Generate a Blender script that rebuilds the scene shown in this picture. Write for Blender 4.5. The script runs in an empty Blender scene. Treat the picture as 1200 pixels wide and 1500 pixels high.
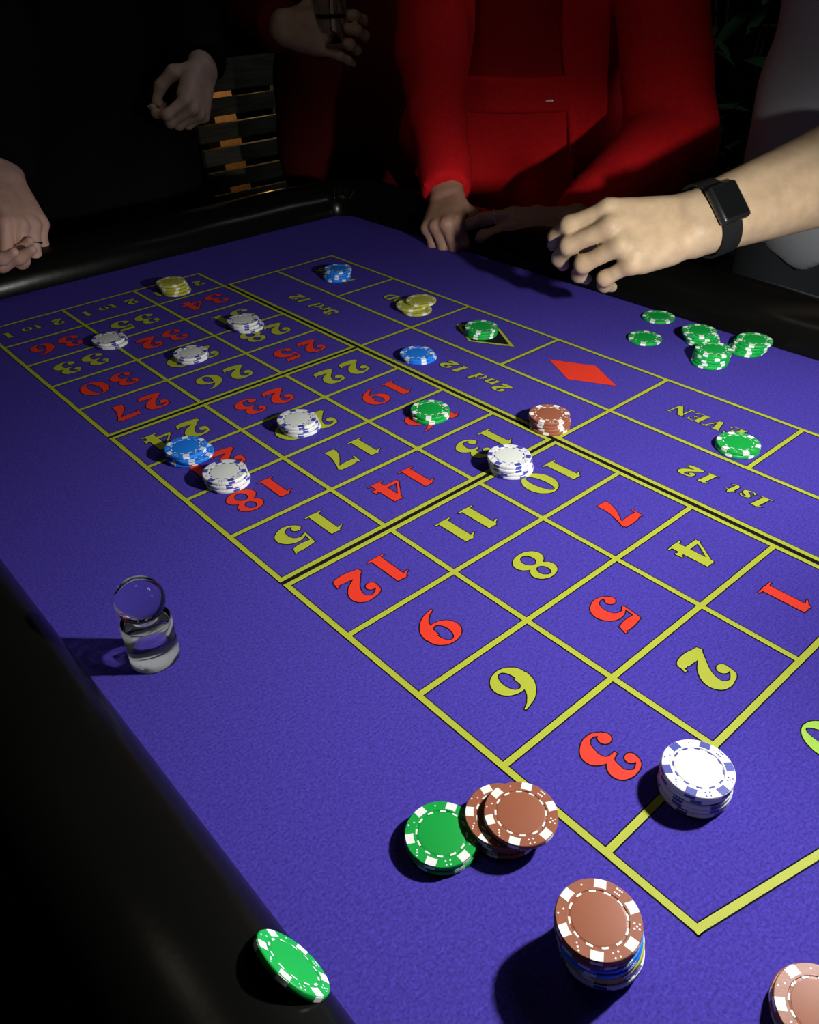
import bpy, bmesh, math, random
import numpy as np
from mathutils import Vector, Matrix

random.seed(7)
rng = np.random.default_rng(11)
SC = bpy.context.scene
COL = SC.collection
TZ = 0.80                      # height of the felt above the floor

# ------------------------------------------------------------------ camera
F_PX = 1191.4                  # focal length in pixels of the 1200 x 1500 frame
CR = np.array([[0.7501673, -0.6608545, -0.0228116],
               [-0.3935615, -0.4184965, -0.8185170],
               [0.5313741, 0.6230024, -0.5740293]])
CC = np.array([-0.22795, -0.11966, 0.38374])      # relative to the felt plane
cam_data = bpy.data.cameras.new('camera')
cam_data.sensor_fit = 'HORIZONTAL'
cam_data.sensor_width = 36.0
cam_data.lens = F_PX / 1200.0 * 36.0
cam_data.clip_start = 0.01
cam_data.clip_end = 60
cam = bpy.data.objects.new('camera', cam_data)
COL.objects.link(cam)
m = Matrix([list(CR[0]), list(-CR[1]), list(-CR[2])]).transposed().to_4x4()
m.translation = Vector((CC[0], CC[1], CC[2] + TZ))
cam.matrix_world = m
SC.camera = cam

# ------------------------------------------------------------------ world, light, exposure
SC.view_settings.view_transform = 'Standard'
SC.view_settings.look = 'None'
SC.view_settings.gamma = 1.0
SC.view_settings.use_curve_mapping = False
SC.view_settings.exposure = 0.0
world = bpy.data.worlds.new('night')
SC.world = world
world.use_nodes = True
wb = world.node_tree.nodes['Background']
wb.inputs[0].default_value = (0.55, 0.62, 0.75, 1)
wb.inputs[1].default_value = 0.004

def lamp(name, kind, loc, power, color, size=0.01, target=None):
    d = bpy.data.lights.new(name, kind)
    d.energy = power
    d.color = color
    if kind == 'AREA':
        d.size = size
    else:
        d.shadow_soft_size = size
    o = bpy.data.objects.new(name, d)
    COL.objects.link(o)
    o.location = loc
    if target is not None:
        o.rotation_euler = (Vector(target) - Vector(loc)).to_track_quat('-Z', 'Y').to_euler()
    return o

# the low shaded lamp that lights the table top: its photometric curve
LAMP = (0.26, -0.05, TZ + 0.27)
IES = [(0, 120), (15, 165), (27, 265), (40, 430), (50, 610), (57, 790), (62, 860), (68, 830), (73, 740), (78, 740),
       (80, 700), (82, 450), (85, 185), (88, 82), (92, 48), (97, 36), (105, 20), (120, 8), (150, 2), (180, 0)]
txt = bpy.data.texts.new('lamp_profile')
txt.write('IESNA:LM-63-1995\nTILT=NONE\n1 1000 1 %d 1 1 2 0 0 0\n1 1 1\n' % len(IES))
txt.write(' '.join(str(a) for a, b in IES) + '\n0\n' + ' '.join(str(b) for a, b in IES) + '\n')
key = lamp('table_lamp_light', 'POINT', LAMP, 1.0, (1.0, 0.985, 0.95), 0.012)
key.data.use_nodes = True
nt = key.data.node_tree
em = [n for n in nt.nodes if n.type == 'EMISSION'][0]
ies = nt.nodes.new('ShaderNodeTexIES')
ies.mode = 'INTERNAL'
ies.ies = txt
ies.inputs['Strength'].default_value = 1.0
nt.links.new(ies.outputs['Fac'], em.inputs['Strength'])
key.data.energy = 0.258
# faint cool ceiling light over the guests
lamp('ceiling_light', 'AREA', (1.9, -0.2, TZ + 1.9), 4.0, (0.78, 0.88, 1.0), 0.5, (0.95, 0.5, TZ + 0.2))
lamp('guest_fill_light', 'AREA', (0.05, 0.75, TZ + 1.5), 0.65, (1.0, 0.86, 0.68), 0.3, (0.85, 0.85, TZ + 0.05))  # added warm fill to lift the guests' shaded hands, no fixture of the room
# warm lamp behind the slatted bench
lamp('warm_lamp_light', 'POINT', (1.28, 2.36, TZ + 0.03), 0.7, (1.0, 0.55, 0.16), 0.02)

# ------------------------------------------------------------------ helpers
def px(x, y, z=0.0):
    """pixel of the photo -> point on the horizontal plane z above the felt (felt-relative coordinates)"""
    d = CR.T @ np.array([(x - 600) / F_PX, (y - 750) / F_PX, 1.0])
    p = CC + d * (z - CC[2]) / d[2]
    return Vector((p[0], p[1], p[2] + TZ))

def pd(x, y, depth):
    """pixel of the photo -> point at a known distance along the view"""
    p = CC + CR.T @ (np.array([(x - 600) / F_PX, (y - 750) / F_PX, 1.0]) * depth)
    return Vector((p[0], p[1], p[2] + TZ))

MATS = {}
def mat(name, color, rough=0.6, spec=0.5, metallic=0.0, bump=0.0, bump_scale=200, noise=0.0, noise_scale=30,
        sheen=0.0, transmission=0.0, ior=1.45, emission=None, estr=0.0, stretch=None, coat=0.0, subsurf=0.0):
    if name in MATS:
        return MATS[name]
    mt = bpy.data.materials.new(name)
    mt.use_nodes = True
    n = mt.node_tree
    b = n.nodes['Principled BSDF']
    b.inputs['Base Color'].default_value = (*color, 1)
    b.inputs['Roughness'].default_value = rough
    b.inputs['Specular IOR Level'].default_value = spec
    b.inputs['Metallic'].default_value = metallic
    b.inputs['IOR'].default_value = ior
    b.inputs['Transmission Weight'].default_value = transmission
    b.inputs['Sheen Weight'].default_value = sheen
    b.inputs['Coat Weight'].default_value = coat
    if subsurf:
        b.inputs['Subsurface Weight'].default_value = subsurf
        b.inputs['Subsurface Radius'].default_value = (0.012, 0.004, 0.002)
        b.inputs['Subsurface Scale'].default_value = 0.5
    if emission:
        b.inputs['Emission Color'].default_value = (*emission, 1)
        b.inputs['Emission Strength'].default_value = estr
    if noise or bump:
        tc = n.nodes.new('ShaderNodeTexCoord')
        src = tc.outputs['Object']
        if stretch:
            mp = n.nodes.new('ShaderNodeMapping')
            mp.inputs['Scale'].default_value = stretch
            n.links.new(src, mp.inputs['Vector'])
            src = mp.outputs['Vector']
    if noise:
        t = n.nodes.new('ShaderNodeTexNoise')
        t.inputs['Scale'].default_value = noise_scale
        t.inputs['Detail'].default_value = 5
        n.links.new(src, t.inputs['Vector'])
        r = n.nodes.new('ShaderNodeMapRange')
        r.inputs['From Min'].default_value = 0.3
        r.inputs['From Max'].default_value = 0.7
        r.inputs['To Min'].default_value = 1 - noise
        r.inputs['To Max'].default_value = 1 + noise
        n.links.new(t.outputs['Fac'], r.inputs['Value'])
        mx = n.nodes.new('ShaderNodeVectorMath')
        mx.operation = 'SCALE'
        mx.inputs[0].default_value = color
        n.links.new(r.outputs['Result'], mx.inputs['Scale'])
        n.links.new(mx.outputs['Vector'], b.inputs['Base Color'])
    if bump:
        t2 = n.nodes.new('ShaderNodeTexNoise')
        t2.inputs['Scale'].default_value = bump_scale
        t2.inputs['Detail'].default_value = 4
        n.links.new(src, t2.inputs['Vector'])
        bp = n.nodes.new('ShaderNodeBump')
        bp.inputs['Strength'].default_value = bump
        bp.inputs['Distance'].default_value = 0.002
        n.links.new(t2.outputs['Fac'], bp.inputs['Height'])
        n.links.new(bp.outputs['Normal'], b.inputs['Normal'])
    MATS[name] = mt
    return mt

def tag(o, label, cat, group=None):
    o['label'] = label
    o['category'] = cat
    if group:
        o['group'] = group
    return o

def empty(name, loc, label, cat, group=None):
    o = bpy.data.objects.new(name, None)
    COL.objects.link(o)
    o.location = loc
    o.empty_display_size = 0.05
    return tag(o, label, cat, group)

def link(name, me, mats=(), parent=None, loc=None, smooth=False):
    for mm in mats:
        me.materials.append(mm)
    if smooth:
        me.polygons.foreach_set('use_smooth', [True] * len(me.polygons))
    o = bpy.data.objects.new(name, me)
    COL.objects.link(o)
    if parent is not None:
        o.parent = parent
        if loc is None:             # vertices are given in world coordinates: undo the parent's place
            bpy_mat = parent_world(parent)
            o.matrix_parent_inverse = bpy_mat.inverted()
    if loc is not None:
        o.location = loc
    return o

def parent_world(o):
    mw = Matrix.LocRotScale(o.location, o.rotation_euler, o.scale)
    if o.parent is not None:
        mw = parent_world(o.parent) @ o.matrix_parent_inverse @ mw
    return mw

def mesh(name, verts, faces, mi=None):
    me = bpy.data.meshes.new(name)
    me.from_pydata([tuple(v) for v in verts], [], faces)
    if mi is not None:
        me.polygons.foreach_set('material_index', mi)
    me.update()
    return me

class MB:
    """collects simple shapes into one mesh"""
    def __init__(s):
        s.v, s.f, s.m = [], [], []
    def add(s, verts, faces, mi=0):
        o = len(s.v)
        s.v += [tuple(v) for v in verts]
        s.f += [tuple(i + o for i in f) for f in faces]
        s.m += [mi] * len(faces)
        return s
    def box(s, x0, x1, y0, y1, z0, z1, mi=0, bev=0.0):
        bm = bmesh.new()
        bmesh.ops.create_cube(bm, size=1.0)
        for v in bm.verts:
            v.co = ((x0 + x1) / 2 + v.co.x * (x1 - x0), (y0 + y1) / 2 + v.co.y * (y1 - y0), (z0 + z1) / 2 + v.co.z * (z1 - z0))
        if bev:
            bmesh.ops.bevel(bm, geom=bm.edges[:], offset=bev, segments=2, affect='EDGES', profile=0.5)
        bm.verts.index_update()
        s.add([v.co.copy() for v in bm.verts], [[v.index for v in f.verts] for f in bm.faces], mi)
        bm.free()
        return s
    def tube(s, pts, radii, seg=10, mi=0, caps=True):
        pts = [Vector(p) for p in pts]
        if not hasattr(radii, '__len__'):
            radii = [radii] * len(pts)
        vs, fs = [], []
        prev = None
        for i, p in enumerate(pts):
            t = (pts[min(i + 1, len(pts) - 1)] - pts[max(i - 1, 0)]).normalized()
            if prev is None:
                a = t.orthogonal().normalized()
            else:
                a = (prev - t * prev.dot(t)).normalized()
            prev = a
            b = t.cross(a)
            for k in range(seg):
                an = 2 * math.pi * k / seg
                vs.append(p + (a * math.cos(an) + b * math.sin(an)) * radii[i])
        for i in range(len(pts) - 1):
            for k in range(seg):
                k2 = (k + 1) % seg
                fs.append((i * seg + k, i * seg + k2, (i + 1) * seg + k2, (i + 1) * seg + k))
        if caps:
            fs.append(tuple(range(seg - 1, -1, -1)))
            fs.append(tuple((len(pts) - 1) * seg + k for k in range(seg)))
        return s.add(vs, fs, mi)
    def lathe(s, prof, seg=48, mi=0, origin=(0, 0, 0)):
        vs, fs = [], []
        rings = []
        for r, z in prof:
            if r < 1e-7:
                vs.append((origin[0], origin[1], origin[2] + z))
                rings.append([len(vs) - 1])
            else:
                st = len(vs)
                for k in range(seg):
                    a = 2 * math.pi * k / seg
                    vs.append((origin[0] + r * math.cos(a), origin[1] + r * math.sin(a), origin[2] + z))
                rings.append(list(range(st, st + seg)))
        for a, b in zip(rings[:-1], rings[1:]):
            for k in range(seg):
                k2 = (k + 1) % seg
                if len(a) == 1 and len(b) == 1:
                    continue
                if len(a) == 1:
                    fs.append((a[0], b[k2], b[k]))
                elif len(b) == 1:
                    fs.append((a[k], a[k2], b[0]))
                else:
                    fs.append((a[k], a[k2], b[k2], b[k]))
        return s.add(vs, fs, mi)
    def mesh(s, name):
        return mesh(name, s.v, s.f, s.m)
    def build(s, name, mats, parent=None, loc=None, smooth=False):
        return link(name, s.mesh(name), mats, parent, loc, smooth)

# ------------------------------------------------------------------ implicit surfaces (bodies, hands, clothes)
def seg_sdf(P, a, b, ra, rb):
    a = np.array(a); b = np.array(b)
    ab = b - a
    t = np.clip(((P - a) @ ab) / max(ab @ ab, 1e-12), 0, 1)
    return np.linalg.norm(P - a - t[..., None] * ab, axis=-1) - (ra + (rb - ra) * t)

def ell_sdf(P, c, r, rot=None):
    Q = P - np.array(c)
    if rot is not None:
        Q = Q @ rot
    r = np.array(r)
    k0 = np.linalg.norm(Q / r, axis=-1)
    k1 = np.linalg.norm(Q / (r * r), axis=-1)
    return k0 * (k0 - 1.0) / np.maximum(k1, 1e-9)

def smin(a, b, k):
    if k <= 0:
        return np.minimum(a, b)
    h = np.clip(0.5 + 0.5 * (b - a) / k, 0, 1)
    return b + (a - b) * h - k * h * (1 - h)

def wrinkle(P, scale, seed=0):
    """smooth pseudo noise in -1..1 made from a few sines"""
    r = np.random.default_rng(seed)
    out = 0
    for i in range(5):
        k = r.normal(size=3)
        k /= np.linalg.norm(k)
        out = out + np.sin((P @ k) * scale * (0.7 + 0.35 * i) + r.uniform(0, 6.28) + 1.3 * np.sin((P @ r.normal(size=3)) * scale * 0.4)) / (1 + 0.5 * i)
    return out / 3.2

def surface(fn, lo, hi, h):
    """surface nets: mesh of fn == 0 inside the box"""
    lo = np.array(lo, float); hi = np.array(hi, float)
    n = np.maximum(np.ceil((hi - lo) / h).astype(int) + 1, 3)
    ax = [lo[i] + h * np.arange(n[i]) for i in range(3)]
    V = np.empty(n)
    for i in range(0, n[0], 16):
        X, Y, Z = np.meshgrid(ax[0][i:i + 16], ax[1], ax[2], indexing='ij')
        V[i:i + 16] = fn(np.stack([X, Y, Z], -1))
    S = V < 0
    cs = np.zeros(n - 1, int)
    corners = [(i, j, k) for i in (0, 1) for j in (0, 1) for k in (0, 1)]
    sl = lambda c: tuple(slice(c[d], n[d] - 1 + c[d]) for d in range(3))
    for c in corners:
        cs += S[sl(c)]
    act = (cs > 0) & (cs < 8)
    idx = -np.ones(n - 1, int)
    cells = np.argwhere(act)
    idx[act] = np.arange(len(cells))
    acc = np.zeros((len(cells), 3)); cnt = np.zeros(len(cells))
    for d in range(3):
        for c in corners:
            if c[d]:
                continue
            c2 = list(c); c2[d] = 1
            a = V[tuple((cells + c).T)]; b = V[tuple((cells + c2).T)]
            cr = (a < 0) != (b < 0)
            t = np.where(cr, a / np.where(cr, a - b, 1), 0)
            q = cells + np.array(c, float)
            q[:, d] += t
            acc[cr] += q[cr]; cnt[cr] += 1
    verts = lo + h * acc / np.maximum(cnt, 1)[:, None]
    faces = []
    for d in range(3):
        e, f = (d + 1) % 3, (d + 2) % 3
        a = np.take(S, range(0, n[d] - 1), axis=d); b = np.take(S, range(1, n[d]), axis=d)
        E = np.argwhere(a != b)
        ok = (E[:, e] > 0) & (E[:, f] > 0) & (E[:, e] < n[e] - 1) & (E[:, f] < n[f] - 1)
        E = E[ok]
        def g(de, df):
            q = E.copy(); q[:, e] += de; q[:, f] += df
            return idx[tuple(q.T)]
        Q = np.stack([g(-1, -1), g(0, -1), g(0, 0), g(-1, 0)], 1)
        flip = ~S[tuple(E.T)]
        Q[flip] = Q[flip][:, ::-1]
        faces.append(Q)
    faces = np.concatenate(faces)
    faces = faces[(faces >= 0).all(1)]
    return verts, faces

def np_mesh(name, parts):
    vs, fs, o = [], [], 0
    for v, f in parts:
        vs.append(v); fs.append(f + o); o += len(v)
    v = np.concatenate(vs); f = np.concatenate(fs)
    me = bpy.data.meshes.new(name)
    me.from_pydata(v.tolist(), [], f.tolist())
    me.update()
    return me

def union(prims, k):
    """prims: ('s', a, b, ra, rb) tapered capsules / ('e', c, r, rot) ellipsoids -> sdf with smooth joins"""
    def fn(P):
        out = None
        for p in prims:
            d = seg_sdf(P, *p[1:]) if p[0] == 's' else ell_sdf(P, *p[1:])
            out = d if out is None else smin(out, d, k)
        return out
    return fn

def bounds(prims, pad):
    lo = np.full(3, 1e9); hi = -lo
    for p in prims:
        if p[0] == 's':
            for c, r in ((p[1], p[3]), (p[2], p[4])):
                lo = np.minimum(lo, np.array(c) - r); hi = np.maximum(hi, np.array(c) + r)
        else:
            r = max(p[2])
            lo = np.minimum(lo, np.array(p[1]) - r); hi = np.maximum(hi, np.array(p[1]) + r)
    return lo - pad, hi + pad

# ------------------------------------------------------------------ materials
M_FELT = mat('purple_felt', (0.062, 0.044, 0.335), rough=1.0, spec=0.05, noise=0.28, noise_scale=600, bump=0.07, bump_scale=1800)
def felt_fibres():
    n = M_FELT.node_tree
    b = n.nodes['Principled BSDF']
    src = b.inputs['Base Color'].links[0].from_socket
    tc = n.nodes.new('ShaderNodeTexCoord')
    mp_ = n.nodes.new('ShaderNodeMapping')
    mp_.inputs['Scale'].default_value = (1.0, 3.2, 1.0)
    mp_.inputs['Rotation'].default_value = (0, 0, 0.5)
    n.links.new(tc.outputs['Object'], mp_.inputs['Vector'])
    t = n.nodes.new('ShaderNodeTexNoise')
    t.inputs['Scale'].default_value = 210
    t.inputs['Detail'].default_value = 8
    t.inputs['Roughness'].default_value = 0.75
    n.links.new(mp_.outputs['Vector'], t.inputs['Vector'])
    r = n.nodes.new('ShaderNodeMapRange')
    r.inputs['From Min'].default_value = 0.30
    r.inputs['From Max'].default_value = 0.72
    r.inputs['To Min'].default_value = 0.76
    r.inputs['To Max'].default_value = 1.30
    n.links.new(t.outputs['Fac'], r.inputs['Value'])
    m_ = n.nodes.new('ShaderNodeVectorMath')
    m_.operation = 'SCALE'
    n.links.new(src, m_.inputs[0])
    n.links.new(r.outputs['Result'], m_.inputs['Scale'])
    n.links.new(m_.outputs['Vector'], b.inputs['Base Color'])
felt_fibres()
M_YEL = mat('yellow_ink', (0.41, 0.45, 0.034), rough=0.62, spec=0.4, bump=0.05, bump_scale=1500)
M_RED = mat('red_ink', (0.76, 0.040, 0.018), rough=0.65, spec=0.3, bump=0.05, bump_scale=1500)
M_DARK = mat('dark_outline_ink', (0.006, 0.006, 0.010), rough=0.9, spec=0.15)
M_VINYL = mat('black_vinyl', (0.0035, 0.0035, 0.003), rough=0.24, spec=0.20, bump=0.06, bump_scale=120)
M_WOOD_DARK = mat('black_stained_wood', (0.012, 0.010, 0.009), rough=0.6, noise=0.3, noise_scale=12, stretch=(1, 12, 12))

# ------------------------------------------------------------------ room
def structure(o):
    o['kind'] = 'structure'
    return o
M_FLOOR = mat('dark_floor', (0.022, 0.021, 0.020), rough=0.7, noise=0.35, noise_scale=4)
M_WALL = mat('dark_wall', (0.012, 0.012, 0.012), rough=0.9, noise=0.2, noise_scale=3)
structure(MB().box(-3.0, 5.2, -3.0, 5.2, -0.1, 0.0).build('floor', [M_FLOOR]))
structure(MB().box(-3.0, 5.2, 5.2, 5.3, -0.1, 3.0).build('wall_back', [M_WALL]))
structure(MB().box(5.2, 5.3, -3.0, 5.3, -0.1, 3.0).build('wall_right', [M_WALL]))

# ------------------------------------------------------------------ roulette table
X0, X1, Y0, Y1 = -0.150, 0.645, -0.85, 1.055
table = empty('roulette_table', ((X0 + X1) / 2, (Y0 + Y1) / 2, 0), 'long roulette table with purple felt layout and black padded rail', 'table')

def rounded_rect(x0, x1, y0, y1, r, n=10):
    pts = []
    for cx, cy, a0 in ((x1 - r, y1 - r, 0), (x0 + r, y1 - r, 90), (x0 + r, y0 + r, 180), (x1 - r, y0 + r, 270)):
        for i in range(n + 1):
            a = math.radians(a0 + 90 * i / n)
            pts.append((cx + r * math.cos(a), cy + r * math.sin(a), math.cos(a), math.sin(a)))
    return pts

# felt
rr = rounded_rect(X0 - 0.02, X1 + 0.02, Y0 - 0.02, Y1 + 0.02, 0.05)
n = len(rr)
vs = [(x, y, TZ) for x, y, _, _ in rr] + [(x, y, TZ - 0.012) for x, y, _, _ in rr]
fs = [tuple(range(n)), tuple(range(2 * n - 1, n - 1, -1))] + [(i, i + n, (i + 1) % n + n, (i + 1) % n) for i in range(n)]
felt = link('felt', mesh('felt', vs, fs), [M_FELT], table)
felt['label'] = 'purple felt printed with a yellow and red roulette layout'

# padded rail swept around the felt
prof = [(-0.004, -0.006), (-0.004, 0.004), (-0.001, 0.018), (0.005, 0.029), (0.014, 0.037), (0.028, 0.0425), (0.045, 0.045), (0.062, 0.0445),
        (0.078, 0.040), (0.090, 0.031), (0.097, 0.018), (0.100, 0.000), (0.100, -0.03), (0.096, -0.05), (0.06, -0.055), (0.02, -0.05), (0.0, -0.03)]
path = rounded_rect(X0, X1, Y0, Y1, 0.035, 12)
dense = []
for i in range(len(path)):
    a = path[i]; b = path[(i + 1) % len(path)]
    L = math.hypot(b[0] - a[0], b[1] - a[1])
    k = max(1, int(L / 0.02))
    for j in range(k):
        t = j / k
        dense.append([a[q] + (b[q] - a[q]) * t for q in range(4)])
vs, fs = [], []
NP = len(prof)
for i, (x, y, nx, ny) in enumerate(dense):
    wob = 0.0009 * math.sin(i * 0.9) + 0.0007 * math.sin(i * 0.37 + 1)
    for o, z in prof:
        lift = wob * max(0, z) / 0.045
        vs.append((x + nx * o, y + ny * o, TZ + z + lift))
ND = len(dense)
for i in range(ND):
    for k in range(NP):
        k2 = (k + 1) % NP
        i2 = (i + 1) % ND
        fs.append((i * NP + k, i2 * NP + k, i2 * NP + k2, i * NP + k2))
me = mesh('padded_rail', vs, fs)
bm = bmesh.new(); bm.from_mesh(me); bmesh.ops.recalc_face_normals(bm, faces=bm.faces[:]); bm.to_mesh(me); bm.free()
rail = link('padded_rail', me, [M_VINYL], table, smooth=True)
rail['label'] = 'black padded vinyl rail around the felt'
sub = rail.modifiers.new('smooth', 'SUBSURF'); sub.levels = 1; sub.render_levels = 1

# creased vinyl at the far corner
cx, cy = X1 - 0.035, Y1 - 0.035
for i, (ang, o0, o1, hgt) in enumerate([(38, 0.037, 0.075, 0.004), (50, 0.040, 0.085, 0.0045), (24, 0.036, 0.066, 0.003), (66, 0.038, 0.08, 0.004)]):
    b = MB()
    pts, rad = [], []
    for j in range(9):
        t = j / 8
        r = o0 + (o1 - o0) * t
        a = math.radians(ang + 5 * math.sin(t * 3 + i))
        o = r - 0.035
        z = np.interp(o, [-0.001, 0.005, 0.014, 0.028, 0.045, 0.062], [0.018, 0.029, 0.037, 0.0425, 0.045, 0.0445])
        pts.append((cx + r * math.cos(a), cy + r * math.sin(a), TZ + z - 0.001))
        rad.append(0.0006 + hgt * math.sin(math.pi * min(max(t, 0.02), 0.98)))
    b.tube(pts, rad, 8)
    b.build('vinyl_fold', [M_VINYL], rail, smooth=True)

# body under the rail and legs
MB().box(X0 - 0.05, X1 + 0.05, Y0 - 0.05, Y1 + 0.05, TZ - 0.16, TZ - 0.0125, bev=0.004).build('apron', [M_WOOD_DARK], table)
for lx in (X0 + 0.02, X1 - 0.02):
    for ly in (Y0 + 0.05, Y1 - 0.05):
        b = MB()
        b.tube([(lx, ly, 0), (lx, ly, 0.05), (lx, ly, 0.3), (lx, ly, TZ - 0.16)], [0.028, 0.03, 0.034, 0.045], 14)
        b.build('leg', [M_WOOD_DARK], table, smooth=True)

# ------------------------------------------------------------------ printed layout
LW = 0.0041          # line width
OL = 0.0008          # dark outline
Z_OUT, Z_INK = TZ + 0.00012, TZ + 0.00026

def strip(b, p, q, w, z, mi):
    p = Vector((p[0], p[1])); q = Vector((q[0], q[1]))
    d = (q - p).normalized(); nrm = Vector((-d.y, d.x)) * w / 2
    e = d * w / 2
    c = [p - e + nrm, p - e - nrm, q + e - nrm, q + e + nrm]
    b.add([(v.x, v.y, z) for v in c], [(0, 1, 2, 3)], mi)

def line(p, q, w=LW, k=[0]):
    k[0] += 1
    b = MB()
    strip(b, p, q, w + 2 * OL, Z_OUT, 1)
    strip(b, p, q, w, Z_INK + 0.0000015 * k[0], 0)
    b.build('printed_line', [M_YEL, M_DARK], felt)

DU, G = 0.0720, 0.0080
VX = [0.0, 0.1, 0.2, 0.3]
XA, XB, XC = 0.3085, 0.3865, 0.485
def uy(k, side=0):
    """line k between rows; side 1 = the line past the double gap"""
    g = 0
    if k > 4 or (k == 4 and side): g += G
    if k > 8 or (k == 8 and side): g += G
    return k * DU + g
blocks = [(0, 4), (4, 8), (8, 13)]
for a, b_ in blocks:
    ya, yb = uy(a, 1), uy(b_, 0)
    for v in (0, 1, 2, 3):
        line((VX[v], ya), (VX[v], yb))
    for k in range(a, b_ + 1):
        y = uy(k, 1 if k == a else 0)
        line((0, y), (0.3, y))
# dozens and even chances
for k0, k1 in ((0, 4), (4, 8), (8, 12)):
    line((XA, uy(k0, 1)), (XA, uy(k1, 0)))
YE = uy(12)
line((XB, 0), (XB, YE)); line((XC, 0), (XC, YE)); line((XA, YE), (XC, YE)); line((XA, 0), (XC, 0))
for k in (4, 8):
    line((XA, uy(k) + G / 2), (XC, uy(k) + G / 2))
for k in (2, 6, 10):
    line((XB, uy(k)), (XC, uy(k)))
# zero box with its pointed end
line((0, 0), (0, -0.053)); line((0.3, 0), (0.3, -0.053)); line((0, -0.053), (0.15, -0.0905)); line((0.15, -0.0905), (0.3, -0.053))
# dark fill of the double lines
for (p, q) in (((0, uy(4) + G / 2), (0.3, uy(4) + G / 2)), ((0, uy(8) + G / 2), (0.3, uy(8) + G / 2)), (((0.3 + XA) / 2, 0), ((0.3 + XA) / 2, YE))):
    b = MB()
    d = Vector((q[0] - p[0], q[1] - p[1]))
    strip(b, p, q, (G if d.x > 0 else XA - 0.3) - LW + 0.0004, Z_OUT + 0.00003, 0)
    b.build('printed_line', [M_DARK], felt)

# --- lettering: every character is a set of brush strokes (x, y, width) in a unit-high box
def spline(pts, n=7):
    P = [np.array(p, float) for p in pts]
    if len(P) == 2:
        return [P[0] + (P[1] - P[0]) * t for t in np.linspace(0, 1, 3)]
    out = []
    for i in range(len(P) - 1):
        p0 = P[max(i - 1, 0)]; p1 = P[i]; p2 = P[i + 1]; p3 = P[min(i + 2, len(P) - 1)]
        for t in np.linspace(0, 1, n, endpoint=False):
            out.append(0.5 * ((2 * p1) + (-p0 + p2) * t + (2 * p0 - 5 * p1 + 4 * p2 - p3) * t * t + (-p0 + 3 * p1 - 3 * p2 + p3) * t ** 3))
    out.append(P[-1])
    return out

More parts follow.
